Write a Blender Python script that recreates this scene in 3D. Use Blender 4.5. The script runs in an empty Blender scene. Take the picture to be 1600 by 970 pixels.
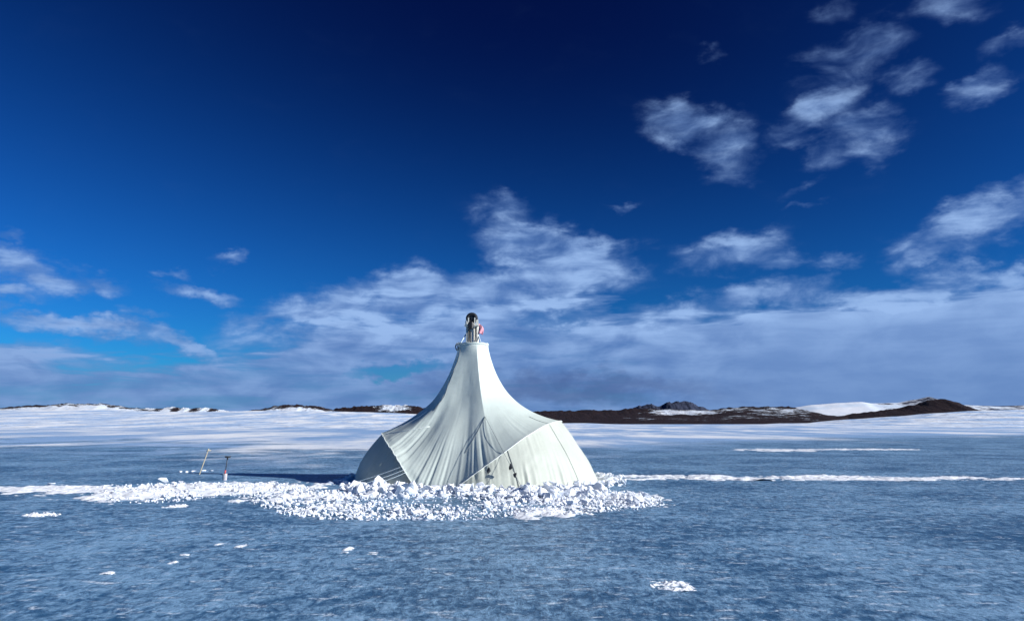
import bpy, bmesh, math, random
from mathutils import Vector, Matrix, noise

random.seed(11)
R = math.radians
S = bpy.context.scene
COL = S.collection
PI = math.pi

# ------------------------------------------------------------------ camera
CAM_H = 1.6
F = 1164.0                      # focal length in pixels of a 1600 px wide frame
PITCH = math.atan(172.0 / F)
CP, SP = math.cos(PITCH), math.sin(PITCH)

def ray(px, py):
    u = 485.0 - py
    return (px - 800.0, F * CP - u * SP, F * SP + u * CP)

def on_ground(px, py, z=0.0):
    x, y, w = ray(px, py)
    k = (z - CAM_H) / w
    return x * k, y * k

def at_depth(px, py, d):
    x, y, w = ray(px, py)
    return Vector((x / y * d, d, CAM_H + w / y * d))

cam_data = bpy.data.cameras.new('camera')
cam_data.sensor_width = 36.0
cam_data.lens = F / 1600.0 * 36.0
cam_data.clip_start = 0.05
cam_data.clip_end = 30000.0
cam = bpy.data.objects.new('camera', cam_data)
COL.objects.link(cam)
cam.location = (0, 0, CAM_H)
cam.rotation_euler = (PI / 2 + PITCH, 0, 0)
S.camera = cam

# ------------------------------------------------------------------ view
S.view_settings.view_transform = 'Standard'
S.view_settings.look = 'None'
S.view_settings.exposure = 0.3
S.view_settings.gamma = 1.0
S.view_settings.use_curve_mapping = False

# ------------------------------------------------------------------ node helpers
class NT:
    def __init__(self, tree):
        self.t = tree
        self.n = tree.nodes
        self.l = tree.links
    def new(self, kind, **kw):
        nd = self.n.new(kind)
        for k, v in kw.items():
            setattr(nd, k, v)
        return nd
    def put(self, sock, v):
        if hasattr(v, 'is_linked') or isinstance(v, bpy.types.NodeSocket):
            self.l.new(v, sock)
        else:
            sock.default_value = v
    def math(self, op, a, b=None, c=None, clamp=False):
        nd = self.new('ShaderNodeMath', operation=op, use_clamp=clamp)
        self.put(nd.inputs[0], a)
        if b is not None: self.put(nd.inputs[1], b)
        if c is not None: self.put(nd.inputs[2], c)
        return nd.outputs[0]
    def vmath(self, op, a, b=None):
        nd = self.new('ShaderNodeVectorMath', operation=op)
        self.put(nd.inputs[0], a)
        if b is not None: self.put(nd.inputs[1], b)
        return nd.outputs['Value'] if op in ('LENGTH', 'DOT_PRODUCT') else nd.outputs[0]
    def scale(self, a, k):
        nd = self.new('ShaderNodeVectorMath', operation='SCALE')
        self.put(nd.inputs[0], a); self.put(nd.inputs['Scale'], k)
        return nd.outputs[0]
    def rng(self, v, a, b, c=0.0, d=1.0, smooth=True):
        nd = self.new('ShaderNodeMapRange', interpolation_type='SMOOTHSTEP' if smooth else 'LINEAR')
        self.put(nd.inputs[0], v)
        for i, q in zip((1, 2, 3, 4), (a, b, c, d)):
            self.put(nd.inputs[i], q)
        return nd.outputs[0]
    def noise(self, vec, scale, detail=4.0, rough=0.5, dist=0.0, dims='3D'):
        nd = self.new('ShaderNodeTexNoise', noise_dimensions=dims)
        self.put(nd.inputs['Vector'], vec)
        nd.inputs['Scale'].default_value = scale
        nd.inputs['Detail'].default_value = detail
        nd.inputs['Roughness'].default_value = rough
        nd.inputs['Distortion'].default_value = dist
        return nd
    def mapping(self, vec, loc=(0, 0, 0), rot=(0, 0, 0), sc=(1, 1, 1), kind='POINT'):
        nd = self.new('ShaderNodeMapping', vector_type=kind)
        self.put(nd.inputs['Vector'], vec)
        if 'Location' in nd.inputs: nd.inputs['Location'].default_value = loc
        nd.inputs['Rotation'].default_value = rot
        nd.inputs['Scale'].default_value = sc
        return nd.outputs[0]
    def mix(self, f, a, b, mode='MIX'):
        nd = self.new('ShaderNodeMix', data_type='RGBA', blend_type=mode)
        self.put(nd.inputs[0], f)
        ca = [s for s in nd.inputs if s.type == 'RGBA']
        self.put(ca[0], a if not isinstance(a, tuple) else (*a, 1.0)[:4])
        self.put(ca[1], b if not isinstance(b, tuple) else (*b, 1.0)[:4])
        return [s for s in nd.outputs if s.type == 'RGBA'][0]
    def curve(self, v, pts):
        nd = self.new('ShaderNodeFloatCurve')
        c = nd.mapping.curves[0]
        nd.mapping.use_clip = False
        while len(c.points) < len(pts):
            c.points.new(0.5, 0.5)
        for p, (x, y) in zip(c.points, pts):
            p.location = (x, y)
            p.handle_type = 'AUTO_CLAMPED'
        nd.mapping.update()
        self.put(nd.inputs['Value'], v)
        return nd.outputs[0]

# ------------------------------------------------------------------ light
SUN_AZ = 108.0                 # clockwise from +Y
SUN_EL = 26.0
sun_dir = Vector((math.sin(R(SUN_AZ)) * math.cos(R(SUN_EL)),
                  math.cos(R(SUN_AZ)) * math.cos(R(SUN_EL)), math.sin(R(SUN_EL))))
sd = bpy.data.lights.new('sun', 'SUN')
sd.energy = 5.0
sd.angle = R(0.5)
sd.color = (1.0, 0.98, 0.945)
so = bpy.data.objects.new('sun', sd)
COL.objects.link(so)
so.location = sun_dir * 60
so.rotation_euler = (-sun_dir).to_track_quat('-Z', 'Y').to_euler()

# ------------------------------------------------------------------ world: clear polar sky with clouds
W = bpy.data.worlds.new('World')
S.world = W
W.use_nodes = True
nt = NT(W.node_tree)
nt.n.clear()
geo = nt.new('ShaderNodeTexCoord').outputs['Generated']
sep = nt.new('ShaderNodeSeparateXYZ'); nt.put(sep.inputs[0], geo)
X, Y, Z = sep.outputs
az = nt.math('ARCTAN2', X, Y)
el = nt.math('ARCSINE', Z)
cmb = nt.new('ShaderNodeCombineXYZ'); nt.put(cmb.inputs[0], az); nt.put(cmb.inputs[1], el)
AE = cmb.outputs[0]

sky = nt.new('ShaderNodeTexSky', sky_type='NISHITA')
sky.sun_disc = False
sky.sun_elevation = R(SUN_EL)
sky.sun_rotation = R(SUN_AZ)
sky.altitude = 300.0
sky.air_density = 1.0
sky.dust_density = 0.2
sky.ozone_density = 3.0
# polarised look: the band 90 degrees from the sun is deepest
cg = nt.vmath('DOT_PRODUCT', geo, tuple(sun_dir))
cg2 = nt.math('MULTIPLY', cg, cg)
pol = nt.math('DIVIDE', nt.math('SUBTRACT', 1.0, cg2), nt.math('ADD', 1.0, cg2))
elup = nt.rng(el, 0.05, 0.55)
dark = nt.math('SUBTRACT', 1.0, nt.math('MULTIPLY', nt.math('MULTIPLY', pol, 0.80), elup))
gam = nt.new('ShaderNodeGamma'); gam.inputs[1].default_value = 1.5
nt.put(gam.inputs[0], nt.mix(1.0, sky.outputs[0], (0.020, 0.052, 0.10), 'MULTIPLY'))
darkc = nt.mix(dark, (0.14, 0.0, 0.22), (1.0, 1.0, 1.0))
skyc = nt.mix(1.0, nt.mix(1.0, gam.outputs[0], (8.6, 12.4, 9.1), 'MULTIPLY'), darkc, 'MULTIPLY')

def aepx(px, py):
    x, y, w = ray(px, py)
    return math.atan2(x, y), math.atan2(w, math.hypot(x, y))

# domain warp so that cloud edges are ragged
wn = nt.noise(nt.mapping(AE, sc=(1.0, 1.6, 1.0)), 9.0, 5.0, 0.6)
warp = nt.scale(nt.vmath('SUBTRACT', wn.outputs['Color'], (0.5, 0.5, 0.5)), 0.085)
AW = nt.vmath('ADD', AE, warp)
wn2 = nt.noise(nt.mapping(AE, loc=(3, 1, 0), sc=(1.0, 2.0, 1.0)), 40.0, 4.0, 0.6)
warp2 = nt.scale(nt.vmath('SUBTRACT', wn2.outputs['Color'], (0.5, 0.5, 0.5)), 0.022)
AW = nt.vmath('ADD', AW, warp2)

# (px, py, half width, half height, tilt deg (up to the right), strength)
PUFFS = [
    (1075, 187, 78, 34, -4, .95), (1135, 228, 62, 44, -38, .8), (1163, 258, 36, 34, 0, .6),
    (1335, 95, 120, 34, 8, .62), (1285, 165, 78, 28, 12, .9), (1345, 198, 62, 36, -8, .9),
    (1297, 242, 34, 30, 0, .55), (1232, 214, 56, 22, 0, .55), (1430, 122, 52, 20, 4, .55), (1362, 232, 30, 30, 0, .55),
    (1540, 137, 66, 22, 17, .8), (1585, 66, 50, 18, 12, .55), (1485, 10, 80, 26, -10, .55), (1295, 35, 44, 26, 0, .45),
    (1110, 80, 24, 18, 0, .4),
    (798, 345, 62, 40, -12, .85), (830, 382, 86, 34, -6, .9), (905, 402, 110, 38, 0, .95), (985, 403, 46, 16, 4, .6),
    (1140, 392, 92, 42, 4, .95), (1205, 408, 70, 24, 0, .7), (1303, 410, 48, 20, 4, .62),
    (1266, 296, 46, 11, 14, .45), (1272, 326, 46, 9, 6, .42), (976, 314, 34, 9, 0, .4),
    (1520, 352, 150, 34, 13, 1.0), (1450, 402, 96, 20, 4, .85), (1480, 436, 120, 25, 3, .95), (1375, 457, 120, 26, 9, .9),
    (1585, 425, 50, 22, 0, .7), (1596, 294, 36, 16, 16, .6), (1240, 466, 70, 36, 0, .95), (1150, 474, 70, 28, 0, .85),
    (40, 410, 130, 27, -10, .9), (130, 436, 110, 18, -6, .7), (10, 354, 34, 14, 0, .5), (0, 447, 90, 15, 0, .85),
    (312, 456, 80, 15, -3, .72), (357, 412, 40, 14, 14, .5), (268, 426, 34, 11, 0, .5), (120, 505, 190, 19, -10, .9), (270, 532, 120, 16, -14, .8),
    (215, 492, 50, 12, 0, .5), (20, 560, 160, 32, 0, .8),
    (660, 455, 200, 48, 9, 1.0), (520, 478, 130, 38, 8, .95), (430, 495, 90, 26, 6, .75), (850, 432, 150, 42, 4, 1.0),
    (760, 470, 160, 40, 0, .9), (540, 530, 190, 34, 0, .8), (1050, 490, 140, 32, 0, .9),
]
field = None
for px, py, hw, hh, tilt, s in PUFFS:
    if py < 300: hw *= 1.12; hh *= 1.15; s *= .74
    elif px < 400: s *= 1.15
    elif 400 <= px < 1000 and py > 380: s *= 1.28
    elif px >= 1000 and py > 440: s *= 1.15
    if py < 300: s *= 1.22
    a, e = aepx(px, py)
    cosk = 1.0 / F * math.cos(a) ** 2 * 1.05
    m = nt.mapping(AW, loc=(a, e, 0), rot=(0, 0, R(tilt)), sc=(hw * cosk * 1.5, hh / F * 1.5, 1.0), kind='TEXTURE')
    d = nt.vmath('LENGTH', m)
    v = nt.rng(d, 1.0, 0.0, 0.0, s, smooth=True)
    field = v if field is None else nt.math('SMOOTH_MAX', field, v, 0.12)

# erosion of the puffs with fine billows
bil = nt.noise(nt.mapping(AE, rot=(0, 0, R(-9)), sc=(1.0, 2.1, 1.0)), 13.0, 8.0, 0.54, 0.4)
bilf = bil.outputs['Fac']
pf = nt.math('ADD', field, nt.math('MULTIPLY', nt.math('SUBTRACT', bilf, 0.5), 1.8))
puff = nt.rng(pf, 0.10, 1.22)
puff = nt.math('MULTIPLY', puff, nt.rng(field, 0.06, 0.42))

# low cloud bank: top edge as a curve over azimuth (-0.7..0.7)
azn = nt.rng(az, -0.7, 0.7, 0.0, 1.0, smooth=False)
TOP = [(-200, 520), (0, 532), (150, 548), (300, 548), (430, 525), (520, 490), (650, 470), (800, 460), (900, 470),
       (1000, 488), (1150, 482), (1290, 482), (1400, 474), (1500, 464), (1600, 450), (1700, 445)]
pts = []
for px, py in TOP:
    a, e = aepx(px, py)
    pts.append(((a + 0.7) / 1.4, e * 3.0))
pts = [(0.0, pts[0][1])] + [p for p in pts if 0.0 < p[0] < 1.0] + [(1.0, pts[-1][1])]
top = nt.math('DIVIDE', nt.curve(azn, pts), 3.0)
str_ = nt.noise(nt.mapping(AE, rot=(0, 0, R(3)), sc=(1.0, 7.0, 1.0)), 7.0, 7.0, 0.58, 0.3).outputs['Fac']
rightness = nt.rng(az, 0.10, 0.40)
leftness = nt.rng(az, -0.12, -0.42)
ragged = nt.math('SUBTRACT', 0.34, nt.math('MULTIPLY', rightness, 0.26))
dtop = nt.math('ADD', nt.math('SUBTRACT', top, el), nt.math('MULTIPLY', nt.math('MULTIPLY', nt.math('SUBTRACT', str_, 0.5), ragged), 0.45))
sharp = nt.math('SUBTRACT', 0.030, nt.math('MULTIPLY', rightness, 0.021))
bank = nt.math('DIVIDE', nt.math('ADD', dtop, 0.004), sharp, clamp=True)
# streaky openings in the left and middle of the bank
openl = nt.math('SUBTRACT', nt.math('ADD', 0.42, nt.math('MULTIPLY', leftness, 0.07)), nt.math('MULTIPLY', rightness, 0.35))
thick = nt.rng(nt.math('SUBTRACT', str_, openl), -0.12, 0.12, 0.82, 1.0)
thick = nt.math('MAXIMUM', thick, nt.math('MULTIPLY', rightness, 0.97))
hz = nt.rng(el, 0.055, 0.0)
bank = nt.math('MULTIPLY', bank, nt.math('MAXIMUM', thick, hz))
# blue windows
def window(px, py, hw, hh, tilt, s):
    a, e = aepx(px, py)
    m = nt.mapping(AW, loc=(a, e, 0), rot=(0, 0, R(tilt)), sc=(hw / F * 1.1, hh / F * 1.2, 1), kind='TEXTURE')
    return nt.rng(nt.vmath('LENGTH', m), 1.0, 0.25, 1.0, 1.0 - s)
bank = nt.math('MULTIPLY', bank, window(620, 580, 95, 12, 2, .75))
bank = nt.math('MULTIPLY', bank, window(865, 494, 95, 18, 3, .7))
bank = nt.math('MULTIPLY', bank, window(420, 530, 90, 22, 0, .7))
front = nt.rng(Y, 0.0, 0.2)
bank = nt.math('MULTIPLY', bank, nt.rng(Y, 0.1, 0.6))
puff = nt.math('MULTIPLY', puff, nt.math('MULTIPLY', front, nt.rng(el, 0.22, 0.42, 1.0, 0.92)))
cloud = nt.math('SUBTRACT', 1.0, nt.math('MULTIPLY', nt.math('SUBTRACT', 1.0, nt.math('MULTIPLY', puff, 0.93)),
                                         nt.math('SUBTRACT', 1.0, nt.math('MULTIPLY', bank, 0.95))))
# cloud colours (radiance, multiplied by 10 because the background strength is 0.1)
lit = nt.rng(nt.math('ADD', nt.math('MULTIPLY', bilf, 0.6), nt.math('MULTIPLY', str_, 0.4)), 0.36, 0.66)
sheet = nt.math('MULTIPLY', rightness, nt.rng(nt.math('SUBTRACT', top, el), -0.01, 0.02))
rim = nt.math('MULTIPLY', bank, nt.rng(nt.math('SUBTRACT', top, el), 0.05, 0.0, 0.0, 0.45))
lit = nt.math('ADD', lit, rim)
lit = nt.math('ADD', nt.math('MULTIPLY', lit, nt.math('SUBTRACT', 1.0, nt.math('MULTIPLY', sheet, 0.6))), nt.math('MULTIPLY', sheet, 0.34))
lit = nt.math('MULTIPLY', lit, nt.math('MAXIMUM', bank, nt.rng(puff, 0.1, 0.9, 0.42, 1.25)))
cbase = nt.mix(lit, (0.85, 1.75, 4.1), (2.65, 4.1, 6.9))
# low belly of the bank and the greyer band by the horizon
low = nt.rng(el, 0.14, 0.03)
cbase = nt.mix(nt.math('MULTIPLY', low, 0.55), cbase, (0.95, 1.8, 4.1))
a0, e0 = aepx(890, 606)
mb = nt.mapping(AW, loc=(a0, e0, 0), sc=(0.30, 0.026, 1), kind='TEXTURE')
belly = nt.rng(nt.vmath('LENGTH', mb), 1.0, 0.1, 0.0, 0.55)
cbase = nt.mix(belly, cbase, (0.5, 0.78, 2.1))
high = nt.rng(el, 0.26, 0.50)
cbase = nt.mix(nt.math('MULTIPLY', high, 0.22), cbase, (.8, 1.55, 4.0))
final = nt.mix(cloud, skyc, cbase)
bg = nt.new('ShaderNodeBackground')
bg.inputs['Strength'].default_value = 0.1
nt.put(bg.inputs['Color'], final)
wo = nt.new('ShaderNodeOutputWorld')
nt.l.new(bg.outputs[0], wo.inputs['Surface'])

# ------------------------------------------------------------------ materials
def material(name):
    m = bpy.data.materials.new(name)
    m.use_nodes = True
    t = NT(m.node_tree)
    b = [n for n in t.n if n.type == 'BSDF_PRINCIPLED'][0]
    return m, t, b

def simple(name, col, rough=0.6, metal=0.0, var=0.15, scale=20.0, bump=0.0):
    m, t, b = material(name)
    co = t.new('ShaderNodeTexCoord').outputs['Object']
    n = t.noise(co, scale, 5.0, 0.6).outputs['Fac']
    k = t.rng(n, 0.3, 0.7, 1.0 - var, 1.0 + var)
    t.put(b.inputs['Base Color'], t.scale(col, k))
    b.inputs['Roughness'].default_value = rough
    b.inputs['Metallic'].default_value = metal
    if bump:
        bn = t.new('ShaderNodeBump'); bn.inputs['Strength'].default_value = 0.5; bn.inputs['Distance'].default_value = bump
        t.put(bn.inputs['Height'], n); t.put(b.inputs['Normal'], bn.outputs[0])
    return m

def snow_mat():
    m, t, b = material('snow')
    g = t.new('ShaderNodeNewGeometry').outputs['Position']
    n = t.noise(g, 14.0, 6.0, 0.6).outputs['Fac']
    n2 = t.noise(g, 2.2, 4.0, 0.55).outputs['Fac']
    c = t.mix(t.rng(n2, 0.35, 0.7), (0.88, 0.91, 0.95), (0.80, 0.85, 0.92))
    t.put(b.inputs['Base Color'], c)
    b.inputs['Roughness'].default_value = 0.75
    b.inputs['Specular IOR Level'].default_value = 0.25
    bn = t.new('ShaderNodeBump'); bn.inputs['Strength'].default_value = 0.7; bn.inputs['Distance'].default_value = 0.03
    t.put(bn.inputs['Height'], n); t.put(b.inputs['Normal'], bn.outputs[0])
    return m
M_SNOW = snow_mat()

def fabric_mat(name, col):
    m, t, b = material(name)
    co = t.new('ShaderNodeTexCoord').outputs['Object']
    n = t.noise(co, 1.7, 5.0, 0.6).outputs['Fac']
    n2 = t.noise(co, 26.0, 3.0, 0.6).outputs['Fac']
    k = t.math('ADD', t.rng(n, 0.3, 0.7, 0.93, 1.03), t.rng(n2, 0.3, 0.7, -0.02, 0.02))
    c = t.scale(col, k)
    t.put(b.inputs['Base Color'], c)
    b.inputs['Roughness'].default_value = 0.62
    b.inputs['Specular IOR Level'].default_value = 0.3
    bn = t.new('ShaderNodeBump'); bn.inputs['Strength'].default_value = 0.35; bn.inputs['Distance'].default_value = 0.02
    t.put(bn.inputs['Height'], t.math('ADD', n, t.math('MULTIPLY', n2, 0.12)))
    t.put(b.inputs['Normal'], bn.outputs[0])
    tr = t.new('ShaderNodeBsdfTranslucent')
    t.put(tr.inputs['Color'], t.scale(c, 0.9))
    mx = t.new('ShaderNodeMixShader'); mx.inputs[0].default_value = 0.03
    t.l.new(b.outputs[0], mx.inputs[1]); t.l.new(tr.outputs[0], mx.inputs[2])
    out = [q for q in t.n if q.type == 'OUTPUT_MATERIAL'][0]
    t.l.new(mx.outputs[0], out.inputs['Surface'])
    return m
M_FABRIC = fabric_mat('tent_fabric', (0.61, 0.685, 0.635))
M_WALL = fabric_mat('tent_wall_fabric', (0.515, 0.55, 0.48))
M_HEM = simple('hem_tape', (0.80, 0.84, 0.80), 0.6, var=0.08)
M_ROPE = simple('grey_cord', (0.16, 0.18, 0.19), 0.8)
M_PALEROPE = simple('pale_cord', (0.62, 0.74, 0.80), 0.7)
M_BLACK = simple('black_rubber', (0.018, 0.02, 0.024), 0.45, var=0.3)
M_POST = simple('white_painted_metal', (0.78, 0.78, 0.70), 0.45, var=0.1)
M_DARKMETAL = simple('dark_metal', (0.05, 0.055, 0.06), 0.4, 0.6)
M_PINK = simple('pink_cloth', (0.80, 0.36, 0.42), 0.8, var=0.1)
M_BAMBOO = simple('bamboo', (0.72, 0.60, 0.38), 0.6)
M_RED = simple('red_plastic', (0.62, 0.10, 0.10), 0.5)
M_GREYM = simple('shovel_metal', (0.66, 0.62, 0.62), 0.4, 0.2)

def ground_mat():
    m, t, b = material('wind_scoured_ice')
    co = t.new('ShaderNodeNewGeometry').outputs['Position']
    sp = t.new('ShaderNodeSeparateXYZ'); t.put(sp.inputs[0], co)
    gx, gy = sp.outputs[0], sp.outputs[1]
    streak = t.noise(t.mapping(co, rot=(0, 0, R(-24)), sc=(0.9, 1.7, 1)), 1.5, 9.0, 0.70, 0.5).outputs['Fac']
    fine = t.noise(t.mapping(co, rot=(0, 0, R(-14)), sc=(1.0, 0.60, 1)), 7.5, 8.0, 0.74, 0.35).outputs['Fac']
    mid = t.noise(co, 0.33, 4.0, 0.55, 0.4).outputs['Fac']
    tiny = t.noise(t.mapping(co, sc=(1, .6, 1)), 24.0, 5.0, 0.65).outputs['Fac']
    v = t.math('ADD', t.math('MULTIPLY', streak, 0.34), t.math('MULTIPLY', fine, 0.66))
    v = t.math('ADD', v, t.math('MULTIPLY', t.math('SUBTRACT', mid, 0.5), 0.34))
    v = t.math('ADD', v, t.math('MULTIPLY', t.math('SUBTRACT', tiny, 0.5), 0.30))
    f = t.rng(v, 0.41, 0.61)
    ice = t.mix(f, (0.028, 0.105, 0.215), (0.25, 0.44, 0.64))
    # thin snow caught on the ice in small flecks
    fl = t.math('ADD', t.math('MULTIPLY', fine, 0.6), t.math('MULTIPLY', tiny, 0.4))
    fl = t.math('ADD', fl, t.math('MULTIPLY', t.math('SUBTRACT', streak, 0.5), 0.5))
    ice = t.mix(t.rng(fl, 0.60, 0.72, 0.0, 0.8), ice, (0.62, 0.72, 0.86))
    fk = t.noise(t.mapping(co, loc=(7, 3, 0), rot=(0, 0, R(-26)), sc=(1.0, 2.2, 1)), 3.4, 7.0, 0.68, 0.3).outputs['Fac']
    ice = t.mix(t.math('MULTIPLY', t.rng(fk, 0.555, 0.66), t.rng(tiny, 0.40, 0.56, 0.10, 0.95)), ice, (0.70, 0.80, 0.90))
    # snow cover further out: boundary distance over x
    xn = t.rng(gx, -80.0, 80.0, 0.0, 1.0, smooth=False)
    B = [(-80, 62), (-40, 56), (-19, 45), (-6, 38), (4, 40), (12, 48), (22, 58), (40, 72), (80, 88)]
    bd = t.math('MULTIPLY', t.curve(xn, [((x + 80) / 160.0, d / 100.0) for x, d in B]), 100.0)
    big = t.noise(t.mapping(co, rot=(0, 0, R(6)), sc=(0.42, 0.40, 1)), 0.34, 8.0, 0.66, 0.4).outputs['Fac']
    lft = t.rng(gx, 2.0, -6.0)
    amp = t.math('ADD', 45.0, t.math('MULTIPLY', lft, 95.0))
    bd2 = t.math('SUBTRACT', bd, t.math('MULTIPLY', lft, 4.0))
    e = t.math('ADD', t.math('SUBTRACT', gy, bd2), t.math('MULTIPLY', t.math('SUBTRACT', big, 0.5), amp))
    cover = t.rng(e, -9.0, 16.0)
    cover = t.math('MULTIPLY', cover, t.rng(gy, 21.0, 34.0, 0.0, 1.0))
    far = t.noise(t.mapping(co, loc=(40, 9, 0), sc=(0.7, 0.22, 1)), 0.13, 8.0, 0.66, 0.3).outputs['Fac']
    snowc = t.mix(t.rng(far, 0.35, 0.57), (0.90, 0.93, 0.96), (0.27, 0.44, 0.70))
    col = t.mix(cover, ice, snowc)
    t.put(b.inputs['Base Color'], col)
    t.put(b.inputs['Roughness'], t.rng(cover, 0.0, 1.0, 0.42, 0.8))
    b.inputs['Specular IOR Level'].default_value = 0.35
    h = t.math('ADD', t.math('MULTIPLY', fine, 0.6), t.math('MULTIPLY', streak, 0.9))
    h = t.math('ADD', h, t.math('MULTIPLY', tiny, 0.10))
    bn = t.new('ShaderNodeBump'); bn.inputs['Strength'].default_value = 0.55; bn.inputs['Distance'].default_value = 0.18
    t.put(bn.inputs['Height'], h); t.put(b.inputs['Normal'], bn.outputs[0])
    return m
M_GROUND = ground_mat()

def hill_mat(name, rock, rock2, snowc=(0.84, 0.88, 0.94), nscale=0.03, streaks=False):
    """rock and snow, mixed by the mesh attribute 'snow' broken up by noise"""
    m, t, b = material(name)
    co = t.new('ShaderNodeNewGeometry').outputs['Position']
    at = t.new('ShaderNodeAttribute', attribute_name='snow').outputs['Fac']
    n = t.noise(t.mapping(co, sc=(1, 1, 3)), nscale, 7.0, 0.65).outputs['Fac']
    n2 = t.noise(t.mapping(co, sc=(1, 1, 3)), nscale * 5, 5.0, 0.65).outputs['Fac']
    f = t.math('ADD', at, t.math('MULTIPLY', t.math('SUBTRACT', t.math('ADD', t.math('MULTIPLY', n, 0.65), t.math('MULTIPLY', n2, 0.35)), 0.5), 1.7))
    f = t.rng(f, 0.42, 0.58)
    c = t.mix(t.rng(n2, 0.35, 0.65), rock, rock2)
    sn = t.mix(t.rng(n, 0.4, 0.7), snowc, (0.62, 0.74, 0.88))
    if streaks:
        fs_ = t.noise(t.mapping(co, sc=(0.6, 0.16, 0)), 0.14, 8.0, 0.68, 0.3).outputs['Fac']
        sn = t.mix(t.rng(fs_, 0.39, 0.58), (0.90, 0.93, 0.96), (0.40, 0.56, 0.80))
    t.put(b.inputs['Base Color'], t.mix(f, c, sn))
    b.inputs['Roughness'].default_value = 0.85
    b.inputs['Specular IOR Level'].default_value = 0.15
    bn = t.new('ShaderNodeBump'); bn.inputs['Strength'].default_value = 0.6; bn.inputs['Distance'].default_value = 3.0
    t.put(bn.inputs['Height'], n2); t.put(b.inputs['Normal'], bn.outputs[0])
    return m
M_HILL = hill_mat('brown_rock_and_snow', (0.006, 0.005, 0.007), (0.037, 0.020, 0.020), nscale=0.10)
M_SLOPE = hill_mat('wind_scoured_snow_slope', (0.3, 0.4, 0.5), (0.3, 0.4, 0.5), nscale=0.03, streaks=True)
M_FAR = hill_mat('far_rock_and_snow', (0.022, 0.03, 0.055), (0.05, 0.06, 0.10), nscale=0.01)

# ------------------------------------------------------------------ object helpers
def mesh_obj(name, verts, faces, mat, parent=None, smooth=False):
    me = bpy.data.meshes.new(name)
    me.from_pydata([tuple(v) for v in verts], [], faces)
    me.update()
    if smooth:
        me.polygons.foreach_set('use_smooth', [True] * len(me.polygons))
    me.materials.append(mat)
    o = bpy.data.objects.new(name, me)
    COL.objects.link(o)
    if parent: o.parent = parent
    return o

def tag(o, label=None, cat=None, group=None, kind=None):
    if label: o['label'] = label
    if cat: o['category'] = cat
    if group: o['group'] = group
    if kind: o['kind'] = kind
    return o

def empty(name, loc):
    o = bpy.data.objects.new(name, None)
    COL.objects.link(o)
    o.location = loc
    o.empty_display_size = 0.2
    return o

def grid_faces(nu, nv, closed=False):
    fs = []
    for i in range(nu if closed else nu - 1):
        j0, j1 = i * nv, ((i + 1) % nu) * nv
        for k in range(nv - 1):
            fs.append((j0 + k, j1 + k, j1 + k + 1, j0 + k + 1))
    return fs

def tube(points, radius, n=8, radii=None, caps=True):
    vs, fs = [], []
    P = [Vector(p) for p in points]
    up = Vector((0.31, 0.17, 0.93))
    for i, p in enumerate(P):
        d = (P[min(i + 1, len(P) - 1)] - P[max(i - 1, 0)]).normalized()
        a = d.cross(up)
        if a.length < 1e-3: a = d.cross(Vector((1, 0, 0)))
        a.normalize(); b = d.cross(a)
        r = radii[i] if radii else radius
        for k in range(n):
            q = 2 * PI * k / n
            vs.append(p + a * (r * math.cos(q)) + b * (r * math.sin(q)))
    for i in range(len(P) - 1):
        for k in range(n):
            fs.append((i * n + k, i * n + (k + 1) % n, (i + 1) * n + (k + 1) % n, (i + 1) * n + k))
    if caps:
        fs.append(tuple(range(n - 1, -1, -1)))
        fs.append(tuple(range((len(P) - 1) * n, len(P) * n)))
    return vs, fs

def join(*parts):
    vs, fs = [], []
    for v, f in parts:
        o = len(vs)
        vs += list(v); fs += [tuple(i + o for i in q) for q in f]
    return vs, fs

def box(c, s, rot=None):
    c = Vector(c)
    m = rot or Matrix.Identity(3)
    vs = [c + m @ Vector((x * s[0] / 2, y * s[1] / 2, z * s[2] / 2)) for x in (-1, 1) for y in (-1, 1) for z in (-1, 1)]
    return vs, [(0, 1, 3, 2), (4, 6, 7, 5), (0, 4, 5, 1), (2, 3, 7, 6), (0, 2, 6, 4), (1, 5, 7, 3)]

def fbm(x, y, z=0.0, o=4):
    return noise.fractal(Vector((x, y, z)), 0.9, 2.1, o, noise_basis='PERLIN_ORIGINAL')

def lerp_table(tab, x):
    if x <= tab[0][0]: return tab[0][1:]
    for (a, b) in zip(tab, tab[1:]):
        if x <= b[0]:
            t = (x - a[0]) / (b[0] - a[0])
            t = t * t * (3 - 2 * t) * 0.5 + t * 0.5
            return tuple(p + (q - p) * t for p, q in zip(a[1:], b[1:]))
    return tab[-1][1:]

def sstep(a, b, x):
    t = max(0.0, min(1.0, (x - a) / (b - a)))
    return t * t * (3 - 2 * t)

# ------------------------------------------------------------------ ground sheet
def ground():
    ys = [-4000, -800, -150, -30, -8, 0]
    y = 0.0
    st = 0.5
    while y < 9000:
        y += st; st = min(st * 1.12, 900)
        ys.append(y)
    xs = [-9000, -4000, -1500, -600, -250, -100, -50, -25, -12, -6, 0, 6, 12, 25, 50, 100, 250, 600, 1500, 4000, 9000]
    vs = [(x, yy, 0.0) for x in xs for yy in ys]
    fs = [tuple(reversed(f)) for f in grid_faces(len(xs), len(ys))]
    fs = [f[::-1] for f in fs]
    o = mesh_obj('ground', vs, fs, M_GROUND)
    tag(o, 'blue wind scoured lake ice with thin snow spreading to the hills', kind='structure')
ground()

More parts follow.
